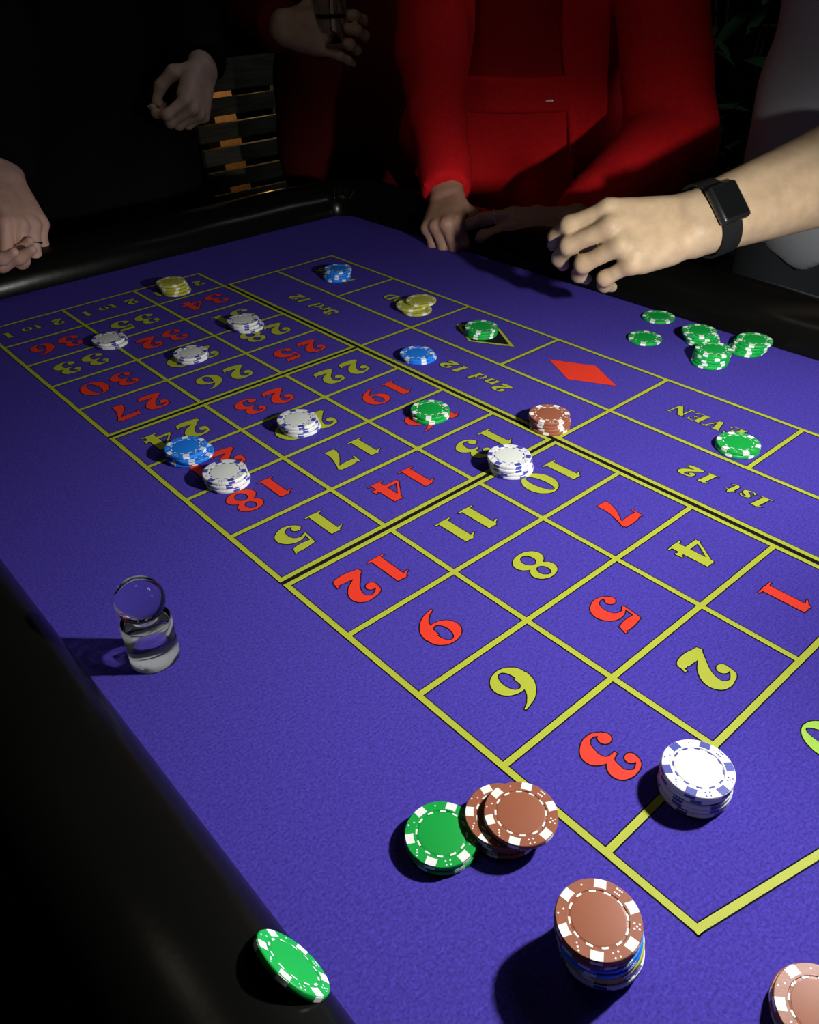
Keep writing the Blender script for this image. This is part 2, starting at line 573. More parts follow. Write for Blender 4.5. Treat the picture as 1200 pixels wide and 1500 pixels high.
def S(*pts, round_=False): return ('stroke', pts, round_)
def RING(cx, cy, rx, ry, ix, iy, tilt=0): return ('ring', cx, cy, rx, ry, ix, iy, tilt)
def DOT(x, y, r): return ('ring', x, y, r, r, 0, 0, 0)
SER = 0.055
GL = {
 '0': (0.82, [RING(.41, .5, .40, .50, .15, .44, 6)]),
 '1': (0.56, [S((.28, .03, .21), (.28, .97, .21)), S((.06, .025, .03), (.17, .03, .05), (.28, .05, .10), (.39, .03, .05), (.50, .025, .03)),
              S((.03, .83, .025), (.12, .87, .05), (.24, .94, .11))]),
 '2': (0.80, [DOT(.19, .70, .115), S((.10, .74, .05), (.17, .91, .09), (.37, .985, .09), (.55, .90, .20), (.59, .72, .24), (.48, .50, .20), (.30, .33, .13), (.08, .13, .06)),
              S((.05, .10, .10), (.22, .13, .21), (.42, .11, .22), (.60, .12, .19), (.68, .17, .10)), S((.66, .05, .05), (.72, .27, .045))]),
 '3': (0.76, [DOT(.17, .77, .10), S((.09, .80, .05), (.17, .93, .08), (.34, .98, .08), (.51, .88, .18), (.53, .73, .20), (.43, .57, .10), (.26, .53, .05)),
              S((.26, .53, .05), (.47, .52, .10), (.60, .37, .22), (.59, .22, .23), (.46, .06, .12), (.28, .02, .07), (.12, .12, .07)), DOT(.16, .21, .115)]),
 '4': (0.80, [S((.52, .03, .21), (.52, .96, .21)), S((.50, .95, .09), (.28, .66, .06), (.05, .31, .05)), S((.02, .29, .10), (.76, .29, .10)),
              S((.30, .025, .03), (.41, .03, .05), (.52, .05, .10), (.63, .03, .05), (.74, .025, .03)), S((.745, .21, .04), (.745, .40, .03))]),
 '5': (0.76, [S((.15, .88, .13), (.40, .89, .19), (.62, .91, .15)), S((.60, .84, .04), (.66, 1.02, .04)), S((.15, .95, .05), (.11, .50, .05)),
              S((.10, .51, .05), (.26, .61, .08), (.46, .57, .17), (.58, .40, .24), (.57, .22, .23), (.44, .06, .13), (.26, .02, .07), (.11, .12, .07)), DOT(.15, .20, .11)]),
 '6': (0.80, [RING(.40, .325, .36, .33, .14, .26), S((.16, .36, .24), (.19, .58, .22), (.32, .80, .14), (.50, .93, .08), (.67, .99, .03))]),
 '7': (0.74, [S((.09, .86, .12), (.30, .88, .20), (.52, .90, .19), (.69, .93, .12)), S((.05, .66, .035), (.09, .97, .05)),
              S((.70, .95, .05), (.58, .70, .08), (.44, .42, .16), (.37, .18, .23), (.36, .00, .26))]),
 '8': (0.78, [RING(.39, .74, .31, .26, .13, .17, 8), RING(.39, .28, .37, .29, .15, .19, 8)]),
 '9': (0.80, [RING(.40, .675, .36, .33, .14, .26), S((.64, .64, .24), (.61, .42, .22), (.48, .20, .14), (.30, .07, .08), (.13, .01, .03))]),
 'o': (0.62, [RING(.31, .31, .30, .33, .13, .28)]),
 't': (0.46, [S((.22, .86, .03), (.22, .62, .15), (.22, .20, .15), (.25, .06, .12), (.34, .03, .07), (.44, .12, .03)), S((.04, .60, .06), (.42, .60, .06))]),
 's': (0.52, [S((.43, .46, .03), (.42, .57, .05), (.28, .63, .06), (.14, .53, .11), (.22, .40, .16), (.37, .27, .17), (.42, .14, .11), (.28, .015, .06), (.10, .06, .05), (.07, .20, .03))]),
 'n': (0.74, [S((.18, .02, .15), (.18, .60, .15)), S((.04, .61, .05), (.20, .61, .06)), S((.22, .46, .05), (.36, .59, .09), (.51, .54, .15), (.54, .38, .15), (.54, .02, .15)),
              S((.04, .02, .05), (.32, .02, .05)), S((.40, .02, .05), (.69, .02, .05))]),
 'd': (0.74, [RING(.29, .31, .27, .33, .12, .28), S((.53, .02, .15), (.53, .98, .15)), S((.38, .98, .05), (.54, .98, .05)), S((.53, .025, .05), (.70, .03, .05))]),
 'r': (0.56, [S((.18, .02, .15), (.18, .60, .15)), S((.04, .61, .05), (.20, .61, .06)), S((.04, .02, .05), (.34, .02, .05)), S((.22, .42, .05), (.32, .57, .08), (.44, .60, .08)), DOT(.45, .54, .085)]),
 'O': (0.90, [RING(.45, .5, .43, .52, .22, .46)]),
 'D': (0.88, [S((.22, .02, .20), (.22, .98, .20)), S((.05, .025, .05), (.36, .025, .05)), S((.05, .975, .05), (.36, .975, .05)),
              S((.30, .975, .05), (.52, .93, .10), (.72, .72, .20), (.74, .5, .22), (.72, .28, .20), (.52, .07, .10), (.30, .025, .05))]),
 'E': (0.80, [S((.22, .02, .20), (.22, .98, .20)), S((.05, .025, .05), (.70, .025, .05)), S((.05, .975, .05), (.68, .975, .05)), S((.24, .5, .05), (.54, .5, .05)),
              S((.69, .0, .02), (.71, .28, .06)), S((.67, 1.0, .02), (.68, .76, .06)), S((.53, .38, .04), (.53, .62, .04))]),
 'V': (0.88, [S((.18, .98, .22), (.46, .02, .18)), S((.74, .98, .05), (.46, .02, .06)), S((.0, .975, .05), (.38, .975, .05)), S((.58, .975, .05), (.88, .975, .05))]),
 'N': (0.96, [S((.16, .02, .06), (.16, .96, .06)), S((.17, .97, .20), (.76, .03, .20)), S((.79, .03, .06), (.79, .98, .06)), S((.02, .025, .05), (.32, .025, .05)),
              S((.02, .975, .05), (.22, .975, .05)), S((.64, .975, .05), (.94, .975, .05))]),
 '-': (0.50, [S((.08, .36, .10), (.42, .36, .10))]),
 ' ': (0.42, []),
}
def glyph_polys(strokes, grow):
    polys = []
    for s in strokes:
        if s[0] == 'ring':
            _, cx, cy, rx, ry, ix, iy, tilt = s
            N = 40
            ct, st = math.cos(math.radians(tilt)), math.sin(math.radians(tilt))
            def el(a, rx, ry, t):
                x, y = rx * math.cos(a), ry * math.sin(a)
                return (cx + x * (ct if t else 1) - y * (st if t else 0), cy + x * (st if t else 0) + y * (ct if t else 1))
            out = [el(2 * math.pi * i / N, rx + grow, ry + grow, False) for i in range(N)]
            if ix <= 0:
                polys.append(([(cx, cy)] + out, [(0, i + 1, (i + 1) % N + 1) for i in range(N)]))
            else:
                inn = [el(2 * math.pi * i / N, max(ix - grow, 0.01), max(iy - grow, 0.01), True) for i in range(N)]
                polys.append((out + inn, [(i, (i + 1) % N, (i + 1) % N + N, i + N) for i in range(N)]))
        else:
            P = spline(s[1])
            L, Rr = [], []
            for i, p in enumerate(P):
                t = P[min(i + 1, len(P) - 1)][:2] - P[max(i - 1, 0)][:2]
                t = t / (np.linalg.norm(t) + 1e-9)
                nn = np.array([-t[1], t[0]])
                q = p[:2].copy()
                if i == 0: q = q - t * grow
                if i == len(P) - 1: q = q + t * grow
                w = p[2] / 2 * (1.16 if p[2] > 0.085 else 1.0) + grow
                L.append(q + nn * w); Rr.append(q - nn * w)
            N = len(P)
            polys.append((L + Rr, [(i + N, i + 1 + N, i + 1, i) for i in range(N - 1)]))
    return polys

def printed_text(text, cx, cy, height, ang, ink, name='printed_number', sx=1.0, slant=0.0, gap=0.06):
    """flat lettering centred at (cx, cy), reading along the direction ang (degrees)"""
    width = sum(GL[c][0] for c in text) + gap * (len(text) - 1)
    ca, sa = math.cos(math.radians(ang)), math.sin(math.radians(ang))
    b = MB()
    x = -width / 2
    k = 0
    for c in text:
        w, strokes = GL[c]
        for layer, grow, z in ((1, OL / height, Z_OUT), (0, 0.0, Z_INK)):
            for pv, pf in glyph_polys(strokes, grow):
                k += 1
                out = []
                for gx, gy in pv:
                    lx = (x + gx + slant * (gy - 0.5)) * height * sx
                    ly = (gy - 0.5) * height
                    out.append((cx + lx * ca - ly * sa, cy + lx * sa + ly * ca, z + 0.000003 * (k % 12)))
                b.add(out, pf, layer)
        x += w + gap
    return b.build(name, [ink, M_DARK], felt)

REDS = {1, 3, 5, 7, 9, 12, 14, 16, 18, 19, 21, 23, 25, 27, 30, 32, 34, 36}
for nmb in range(1, 37):
    row = (nmb - 1) // 3
    colm = {0: 0.05, 2: 0.15, 1: 0.25}[nmb % 3]
    y = (uy(row, 1) + uy(row + 1, 0)) / 2
    printed_text(str(nmb), colm, y, 0.0335, 180, M_RED if nmb in REDS else M_YEL, sx=1.08, gap=0.15)
for cxx in VX[:3]:
    printed_text('2 to 1', cxx + 0.05, (uy(12) + uy(13)) / 2, 0.0185, 180, M_YEL, 'printed_word', sx=1.15)
for word, k in (('1st 12', 0), ('2nd 12', 4), ('3rd 12', 8)):
    printed_text(word, 0.347, (uy(k, 1) + uy(k + 4, 0)) / 2, 0.0175, 90, M_YEL, 'printed_word', sx=1.28, slant=0.12)
printed_text('EVEN', 0.436, (uy(2) + uy(4)) / 2, 0.0175, 90, M_YEL, 'printed_word', sx=1.22, slant=0.1)
printed_text('ODD', 0.436, (uy(8) + uy(10)) / 2 + G / 2, 0.0175, 90, M_YEL, 'printed_word', sx=1.22, slant=0.1)
printed_text('19-36', 0.436, (uy(10) + uy(12)) / 2, 0.0175, 90, M_YEL, 'printed_word', sx=1.22, slant=0.1)
printed_text('1-18', 0.436, (uy(0) + uy(2)) / 2, 0.0175, 90, M_YEL, 'printed_word', sx=1.22, slant=0.1)
printed_text('0', 0.152, -0.044, 0.034, 180, mat('lime_ink', (0.34, 0.60, 0.05), rough=0.62, spec=0.4))
# diamonds
def diamond(cxx, cyy, rx, ry, inks):
    b = MB()
    for i, (g, mi) in enumerate(inks):
        c = [(cxx - rx - g * 0.9, cyy), (cxx, cyy - ry - g * 2), (cxx + rx + g * 0.9, cyy), (cxx, cyy + ry + g * 2)]
        b.add([(x, y, Z_OUT + 0.00005 * i) for x, y in c], [(0, 1, 2, 3)], mi)
    b.build('printed_diamond', [M_RED, M_DARK, M_YEL], felt)
diamond(0.4355, (uy(4, 1) + uy(6)) / 2 - 0.002, 0.0235, 0.046, [(0.0004, 1), (0, 0)])
diamond(0.4335, (uy(6) + uy(8)) / 2 - 0.002, 0.0262, 0.048, [(OL, 1), (0.0, 2), (-0.0040, 1)])

# ------------------------------------------------------------------ casino chips
CH_R, CH_T = 0.0193, 0.0033
R_IN = 0.0128
def chip_mats(c):
    d = {'green': ((0.004, 0.34, 0.050), (0.82, 0.83, 0.80)),
         'blue': ((0.012, 0.20, 0.78), (0.82, 0.84, 0.84)),
         'brown': ((0.29, 0.092, 0.046), (0.82, 0.81, 0.76)),
         'yellow': ((0.42, 0.42, 0.055), (0.80, 0.80, 0.66)),
         'white': ((0.73, 0.74, 0.72), (0.050, 0.060, 0.34))}[c]
    body = mat(c + '_chip_clay', d[0], rough=0.42, spec=0.45, noise=0.05, noise_scale=300, bump=0.06, bump_scale=900)
    spot = mat(c + '_chip_spot', d[1], rough=0.42, spec=0.45)
    centre = mat(c + '_chip_centre', {'white': (0.66, 0.69, 0.645)}.get(c, d[0]), rough=0.5, spec=0.35)
    return body, spot, centre

def chip_meshes():
    T = CH_T - 0.0001
    body = MB().lathe([(0, 0.0002), (R_IN, 0.0002), (R_IN + 0.0004, 0), (CH_R - 0.0005, 0), (CH_R - 0.00012, 0.0003), (CH_R, 0.0006), (CH_R, T - 0.0006), (CH_R - 0.00012, T - 0.0003),
                       (CH_R - 0.0005, T), (R_IN + 0.0009, T), (R_IN + 0.0006, T - 0.00035), (R_IN, T - 0.00035), (R_IN - 0.0006, T - 0.00012), (0, T - 0.00012)], 60).mesh('chip_body')
    # edge spot: wraps the rim
    e = 0.00005
    pr = [(0.0146, 0.0 - e), (CH_R - 0.0005, -e), (CH_R + e, 0.0006), (CH_R + e, T - 0.0006), (CH_R - 0.0005, T + e), (0.0146, T + e)]
    vs, fs = [], []
    seg = 4
    for j in range(seg + 1):
        for r, z in pr:
            hw = 0.0028
            a = math.asin(hw / r) * (2 * j / seg - 1)
            vs.append((r * math.cos(a), r * math.sin(a), z))
    n = len(pr)
    for j in range(seg):
        for k in range(n):
            k2 = (k + 1) % n
            fs.append((j * n + k, j * n + k2, (j + 1) * n + k2, (j + 1) * n + k)[::-1])
    fs.append(tuple(range(n))); fs.append(tuple(range(seg * n + n - 1, seg * n - 1, -1)))
    spot = mesh('edge_spot', vs, fs)
    inlay = MB().lathe([(R_IN - 0.0006, T - 0.00016), (R_IN - 0.0007, T - 0.00004), (R_IN - 0.0010, T), (0, T)], 48).mesh('inlay')
    b = MB()
    for i in range(12):
        a0 = 2 * math.pi * (i + 0.5) / 12
        v = []
        for j in range(4):
            a = a0 + (j / 3 - 0.5) * 0.24
            v += [((R_IN - 0.0003) * math.cos(a), (R_IN - 0.0003) * math.sin(a), T + 0.00001), ((R_IN + 0.0007) * math.cos(a), (R_IN + 0.0007) * math.sin(a), T + 0.00001)]
        f = [(2 * j, 2 * j + 1, 2 * j + 3, 2 * j + 2) for j in range(3)]
        b.add(v, f)
    dash = b.mesh('ring_dashes')
    b = MB()
    pips = {1: [(0, 0)], 2: [(-1, -1), (1, 1)], 3: [(-1, -1), (0, 0), (1, 1)], 4: [(-1, -1), (1, 1), (-1, 1), (1, -1)],
            5: [(-1, -1), (1, 1), (-1, 1), (1, -1), (0, 0)], 6: [(-1, -1), (1, 1), (-1, 1), (1, -1), (-1, 0), (1, 0)]}
    for i in range(6):
        a = 2 * math.pi * (i + 0.5) / 6
        c, s_ = math.cos(a), math.sin(a)
        for u, w in pips[i + 1]:
            rr_, tt = 0.0166 + u * 0.0011, w * 0.0012
            x0_, y0_ = rr_ * c - tt * s_, rr_ * s_ + tt * c
            v = [(x0_ + 0.00050 * math.cos(q * math.pi / 3), y0_ + 0.00050 * math.sin(q * math.pi / 3), T + 0.00003) for q in range(6)]
            b.add(v, [tuple(range(6))])
    dice = b.mesh('dice_pips')
    return body, spot, inlay, dash, dice
PROTO = {}
for c in ('green', 'blue', 'brown', 'yellow', 'white'):
    bm_, sm_, im_, dm_, pm_ = chip_meshes()
    mb_, ms_, mc_ = chip_mats(c)
    for me_, mm_ in ((bm_, mb_), (sm_, ms_), (im_, mc_), (dm_, ms_), (pm_, ms_)):
        me_.materials.append(mm_)
    for me_ in (bm_, im_):
        me_.polygons.foreach_set('use_smooth', [True] * len(me_.polygons))
        me_.set_sharp_from_angle(angle=math.radians(35))
    PROTO[c] = (bm_, sm_, im_, dm_, pm_)

def chip(color, loc, rotz, label, group, tilt=None):
    bm_, sm_, im_, dm_, pm_ = PROTO[color]
    o = bpy.data.objects.new('casino_chip', bm_)
    COL.objects.link(o)
    mw = Matrix.Translation(loc)
    if tilt is not None:
        mw = mw @ Vector((0, 0, 1)).rotation_difference(Vector(tilt)).to_matrix().to_4x4()
    o.matrix_world = mw @ Matrix.Rotation(rotz, 4, 'Z')
    tag(o, label, 'chip', group)
    for i in range(6):
        s_ = bpy.data.objects.new('edge_spot', sm_)
        COL.objects.link(s_)
        s_.parent = o
        s_.rotation_euler = (0, 0, i * math.pi / 3)
    for nm, me_ in (('inlay', im_), ('ring_dashes', dm_), ('dice_pips', pm_)):
        q = bpy.data.objects.new(nm, me_)
        COL.objects.link(q)
        q.parent = o
        if nm == 'dice_pips':
            q['kind'] = 'stuff'
    return o

ORD = ['topmost', 'second', 'third', 'fourth', 'fifth', 'sixth', 'seventh', 'eighth', 'ninth', 'tenth']
SPOTS = {'green': 'white', 'blue': 'white', 'brown': 'white', 'yellow': 'cream', 'white': 'blue'}
PITCH = CH_T + 0.00004
def stack(colors, top_px, where, offs=None, lean=(0, 0), rot0=None, jit=0.0006, rots=None):
    """colors from the top down; top_px = centre of the topmost disc in the photo; lean = shift of the lowest chip in photo pixels"""
    n = len(colors)
    for i, c in enumerate(colors):
        zt = (n - i) * PITCH
        t = i / max(1, n - 1)
        sx, sy = (lean[0] * t, lean[1] * t) if offs is None else offs[i]
        # a chip further down the same vertical, shifted sideways as the photo shows
        base = px(top_px[0], top_px[1], n * PITCH)
        sh = px(top_px[0] + sx, top_px[1] + sy, n * PITCH) - base
        p = Vector((base.x + sh.x, base.y + sh.y, TZ + 0.0004 + zt - PITCH))
        if i:
            p.x += random.uniform(-jit, jit); p.y += random.uniform(-jit, jit)
        r = (rots[i] if rots else ((rot0 or 0) + (0 if i == 0 else random.uniform(-0.35, 0.35))))
        if n == 1:
            lab = 'lone %s chip with %s edge spots %s' % (c, SPOTS[c], where)
        else:
            lab = '%s %s chip down the stack %s' % (ORD[i], c, where)
        chip(c, p, r, lab, 'chips of the stack ' + where if n > 1 else None)

A = math.radians
stack(['yellow'] * 4, (250, 412), 'hiding a two to one box', lean=(7, 2), rot0=0.3)
stack(['blue'] * 4, (495, 393), 'of blue chips past the ODD box', lean=(-2, 1), rot0=0.1)
stack(['yellow'] * 3, (617, 439), 'spread over the ODD box', offs=[(0, 0), (-15, 3), (-6, 6)], rot0=0.5)
stack(['white'] * 3, (356, 468), 'on thirty-one and twenty-eight', lean=(6, 1), rot0=0.2)
stack(['white'] * 2, (159, 495), 'on the corner by thirty-six', lean=(3, 1), rot0=0.4)
stack(['white'] * 2, (279, 516), 'covering number twenty-nine', lean=(1, 0), rot0=0.5)
stack(['blue'] * 2, (611, 517), 'beside the words second twelve', lean=(3, 0), rot0=0.2)
stack(['green'] * 3, (705, 478), 'on the black diamond', lean=(0, 0), rot0=0.6)
stack(['green'], (965, 463), 'on bare felt close below the reaching hand', rot0=0.2)
stack(['green'], (945, 494), 'on bare felt between red diamond and padded rail', rot0=0.5)
stack(['green'] * 4, (1025, 484), 'beside the two lone green chips', lean=(7, 1), rot0=0.7)
stack(['green'] * 5, (1046, 511), 'outside the lines near EVEN', lean=(-3, 0), rot0=0.1)
stack(['green'] * 4, (1106, 497), 'closest to the padded rail', lean=(-9, 1), rot0=0.35)
stack(['white'] * 3, (435, 613), 'of white chips on twenty', lean=(5, 1), rot0=0.15)
stack(['green'] * 2, (630, 599), 'covering number sixteen', lean=(0, 1), rot0=0.75)
stack(['brown'] * 4, (805, 606), 'of brown chips near thirteen', lean=(2, 1), rot0=0.3)
stack(['blue'] * 3, (272, 654), 'of blue chips below twenty-four', offs=[(0, 0), (8, 3), (1, 2)], rot0=0.05)
stack(['white'] * 3, (329, 690), 'on the line above eighteen', lean=(4, 2), rot0=0.3)
stack(['white'] * 4, (746, 667), 'on the double line by ten', lean=(4, 1), rot0=0.15)
stack(['green'] * 2, (1082, 648), 'over the word EVEN', lean=(-1, 0), rot0=0.9)
stack(['white'] * 5, (1023, 1125), 'on the line between three and zero', lean=(0, 0), rot0=0.35)
stack(['green'] * 2, (647, 1221), 'beside the overlapping brown chips', lean=(1, -1), rot0=0.5)
stack(['brown'] * 4, (763, 1191), 'touching the outer line by three', offs=[(0, 0), (-27, -5), (-25, -4), (-24, -3)], rot0=0.55)
stack(['brown', 'brown', 'blue', 'blue', 'yellow', 'yellow', 'white', 'white'], (877, 1346), 'tall and of mixed colours', lean=(12, 0), rot0=0.62)
stack(['brown'] * 3, (1204, 1478), 'nearest the tall mixed stack', offs=[(0, 0), (-2, -6), (0, -4)], rot0=0.2)
# single chip leaning on the rail
tl = Vector((math.sin(A(56)), 0.02, math.cos(A(56)))).normalized()
chip('green', px(424, 1418, 0.0312), 0.5, 'green chip tilted up against the black padded rail', None, tilt=tl)

# ------------------------------------------------------------------ clear marker
M_CLEAR = mat('clear_acrylic', (0.97, 0.98, 1.0), rough=0.0, spec=0.5, transmission=1.0, ior=1.49)
mp = px(228, 962, 0.0)
marker = empty('winning_marker', mp, 'clear acrylic marker with a ball top standing on the felt', 'marker')
prof = [(0, 0.0003), (0.0155, 0.0003), (0.0162, 0.0010), (0.0162, 0.0325), (0.0155, 0.0335), (0.0098, 0.0338), (0.0086, 0.0345), (0.0083, 0.0360)]
rb, cz = 0.0158, 0.0495
a0 = math.asin(0.0083 / rb)
for i in range(15):
    a = math.pi - a0 - (math.pi - a0) * i / 14
    prof.append((rb * math.sin(a) if i < 14 else 0, cz + rb * math.cos(a)))
o = MB().lathe(prof, 64).build('clear_body', [M_CLEAR], marker, loc=(0, 0, 0), smooth=True)
o.data.set_sharp_from_angle(angle=math.radians(40))
o.cycles.is_caustics_caster = True
felt.cycles.is_caustics_receiver = True
key.data.cycles.is_caustics_light = True
o2 = MB().lathe([(0, 0.0001), (0.0150, 0.0001), (0.0150, 0.0007), (0, 0.0007)], 48).build('base_disc', [mat('white_disc', (0.85, 0.87, 0.87), rough=0.7)], marker, loc=(0, 0, 0))
o2.cycles.is_caustics_receiver = True

# ------------------------------------------------------------------ people around the table
UPV = Vector((0, 0, 1))
IR = Vector(CR[0]); IU = Vector(-CR[1])           # right and up across the picture, used only to read poses off the photo
def tocam(p):
    return (Vector((CC[0], CC[1], CC[2] + TZ)) - Vector(p)).normalized()

def hand(wrist, direction, back, side, flex, thumb=None, size=1.0, spread=6.0):
    """five-fingered hand; side +1 right, -1 left; flex = four (mcp, pip, dip) bends, index first. returns capsules and fingertips"""
    w = np.array(wrist, float)
    x = np.array(Vector(direction).normalized())
    z = np.array(back, float); z = z - x * (z @ x); z /= np.linalg.norm(z)
    y = np.cross(z, x) * side
    def pt(a, b, c): return w + (x * a + y * b + z * c) * size
    kn = [(.088, .030, .002), (.091, .010, .005), (.085, -.011, .003), (.075, -.030, -.002)]
    ln = [(.043, .026, .021), (.048, .030, .022), (.044, .028, .021), (.034, .021, .018)]
    rd = [(.0100, .0088, .0078, .0066), (.0102, .0090, .0080, .0068), (.0097, .0086, .0076, .0065), (.0086, .0076, .0068, .0058)]
    pr, tips, segs = [], [], []
    for i in range(4):
        k = kn[i]
        pr.append(('s', pt(.008, k[1] * .62, -.003), pt(*k), .0150 * size, .0112 * size))
        pr.append(('s', pt(.030, k[1] * .80, -.009), pt(k[0] - .012, k[1], -.008), .0120 * size, .0100 * size))
        sp = math.radians(spread * (1.2 - i * .85))
        fx = x * math.cos(sp) + y * math.sin(sp)
        p = pt(*k); a = 0
        fs_ = []
        for j in range(3):
            a += math.radians(flex[i][j])
            d = fx * math.cos(a) - z * math.sin(a)
            q = p + d * ln[i][j] * size
            pr.append(('s', p, q, rd[i][j] * size, rd[i][j + 1] * size))
            fs_.append((p, q, rd[i][j] * size, d))
            p = q
        tips.append((p, d, z * math.cos(a) + fx * math.sin(a), rd[i][3] * size))
        segs.append(fs_)
    for i in range(3):
        a_, b_ = kn[i], kn[i + 1]
        pr.append(('s', pt(.014, (a_[1] + b_[1]) * .34, -.002), pt((a_[0] + b_[0]) / 2 - .010, (a_[1] + b_[1]) / 2, .001), .0150 * size, .0122 * size))
    th = thumb or [(.055, .044, -.020), (.086, .040, -.030), (.110, .030, -.034)]
    pts = [(.018, .020, -.008)] + list(th)
    rr_ = [.0150, .0120, .0105, .0080]
    for j in range(3):
        pr.append(('s', pt(*pts[j]), pt(*pts[j + 1]), rr_[j] * size, rr_[j + 1] * size))
    return pr, tips, segs, (x, y, z), pt

def forearm(wrist, elbow, axis_y, size=1.0, r=(.020, .030, .044)):
    w = np.array(wrist, float); e = np.array(elbow, float)
    ay = np.array(axis_y, float)
    m1 = w + (e - w) * 0.62
    pr = []
    for s_ in (-1, 1):
        pr.append(('s', w + ay * .010 * s_ * size, m1 + ay * .010 * s_ * size, r[0] * size, r[1] * 1.18 * size))
        pr.append(('s', m1 + ay * .008 * s_ * size, e, r[1] * 1.18 * size, r[2] * .92 * size))
    return pr

SKIN = lambda n, c: mat(n, c, rough=0.5, spec=0.35, noise=0.12, noise_scale=60, bump=0.10, bump_scale=500, subsurf=0.08)

class Person:
    def __init__(s, label, xy, facing, tall=1.0, skin=None, hair=(0.02, 0.012, 0.008), group=None):
        s.f = Vector((facing[0], facing[1], 0)).normalized()
        s.r = s.f.cross(UPV)
        s.o = Vector((xy[0], xy[1], 0))
        s.t = tall
        s.rot = np.array([list(s.r), list(s.f), [0, 0, 1]]).T
        s.skin = skin
        s.root = empty('person', s.o, label, 'person', group)
        s.hair = hair
        s.parts = []
        s.sh = {}
        s.lean = 0.0
    def L(s, a, b, z):
        """local: a to the person's right, b forward, z up (metres for a 1.7 m figure)"""
        return np.array(s.o + s.r * a * s.t + s.f * b * s.t + UPV * z * s.t)
    def E(s, a, b, z, ra, rb, rz):
        return ('e', s.L(a, b, z), (ra * s.t, rb * s.t, rz * s.t), s.rot)
    def C(s, p, q, r0, r1):
        return ('s', p, q, r0 * s.t, r1 * s.t)
    def torso(s, g=0.0):
        return [s.E(0, 0, .95, .165 + g, .115 + g, .13), s.E(0, .0, 1.08, .135 + g, .100 + g, .17), s.E(0, .01, 1.28, .165 + g, .110 + g, .17)]
    def legs(s, g=0.0, z0=.10):
        out = []
        for q in (-1, 1):
            out.append(s.C(s.L(.085 * q, 0, .92), s.L(.095 * q, .015, .50), .082 + g, .056 + g))
            out.append(s.C(s.L(.095 * q, .015, .50), s.L(.10 * q, -.015, z0), .056 + g, .038 + g))
        return out
    def body(s, arms):
        pr = s.torso() + s.legs()
        for q in (-1, 1):
            pr.append(s.C(s.L(.10 * q, -.02, .07), s.L(.115 * q, .14, .04), .036, .028))
        pr.append(s.C(s.L(0, -.01, 1.38), s.L(0, .01, 1.50), .060, .052))
        pr.append(s.C(s.L(-.15, -.005, 1.385), s.L(.15, -.005, 1.385), .052, .052))
        pr += [s.E(0, .015, 1.615, .074, .092, .100), s.E(0, .045, 1.545, .050, .055, .055), s.C(s.L(0, .105, 1.605), s.L(0, .120, 1.575), .008, .012)]
        for q in (-1, 1):
            pr.append(s.E(.075 * q, .0, 1.59, .010, .018, .030))
        pr.append(s.C(s.L(-.018, .098, 1.535), s.L(.018, .098, 1.535), .006, .006))
        lo_parts = []
        for side, (elbow, wrist, hd) in arms.items():
            q = 1 if side == 'R' else -1
            shp = s.L(.185 * q, -.005, 1.375)
            s.sh[side] = (shp, np.array(elbow), np.array(wrist))
            pr.append(('s', shp, np.array(elbow), .050 * s.t, .040 * s.t))
        fn = union(pr, 0.03)
        lo, hi = bounds(pr, 0.03)
        lo_parts.append(surface(fn, lo, hi, 0.013))
        for side, (elbow, wrist, hd) in arms.items():
            fa = forearm(wrist, elbow, hd[3][1], hd[5], (.0215, .034, .046) if hd[5] > 1.1 else (.020, .026, .036))
            ph = hd[0] + [('s', np.array(wrist), np.array(wrist) + (np.array(elbow) - np.array(wrist)) * 0.12, .021 * hd[5], .021 * hd[5])]
            fn = union(ph + fa, 0.007)
            lo, hi = bounds(hd[0], 0.006)
            w = np.array(wrist)
            lo_parts.append(surface(union(ph + fa, 0.007), lo, hi, hd[6]))
            fl, fh = bounds(fa, 0.006)
            hx = hd[3][0]
            cut = lambda P, w=w, hx=hx: (P - w) @ hx - 0.012      # the hand takes over past the wrist
            ff = union(ph + fa, 0.007)
            lo_parts.append(surface(lambda P: np.maximum(ff(P), cut(P)), fl, fh, 0.004))
        o = link('body', np_mesh('body', lo_parts), [s.skin], s.root, smooth=True)
        # eyes and hair, above the picture
        for q in (-1, 1):
            MB().lathe([(0, -.011), (.008, -.008), (.011, 0), (.008, .008), (0, .011)], 12, origin=tuple(s.L(.031 * q, .094, 1.615))).build('eye', [mat('eye_white', (0.7, 0.7, 0.68), rough=0.2)], s.root, smooth=True)
            MB().lathe([(0, -.0052), (.0038, -.0037), (.0052, 0), (.0038, .0037), (0, .0052)], 10, origin=tuple(s.L(.031 * q, .1015, 1.615))).build('iris', [mat('eye_iris', (0.03, 0.02, 0.012), rough=0.2)], s.root, smooth=True)
        hp = [s.E(0, -.005, 1.635, .088, .100, .100), s.E(0, -.05, 1.52, .080, .055, .12)]
        fh_ = union(hp, 0.03)
        face = s.L(0, .13, 1.57)
        lo, hi = bounds(hp, 0.02)
        v, f_ = surface(lambda P: np.maximum(fh_(P), -(np.linalg.norm(P - face, axis=-1) - 0.088)), lo, hi, 0.010)
        link('hair', np_mesh('hair', [(v, f_)]), [mat('hair_%d' % int(s.hair[0] * 1000), s.hair, rough=0.6, noise=0.3, noise_scale=60)], s.root, smooth=True)
    def garment(s, name, fn, lo, hi, h, material, label=None):
        v, f_ = surface(fn, lo, hi, h)
        o = link(name, np_mesh(name, [(v, f_)]), [material], s.root, smooth=True)
        if label:
            o['label'] = label
        return o
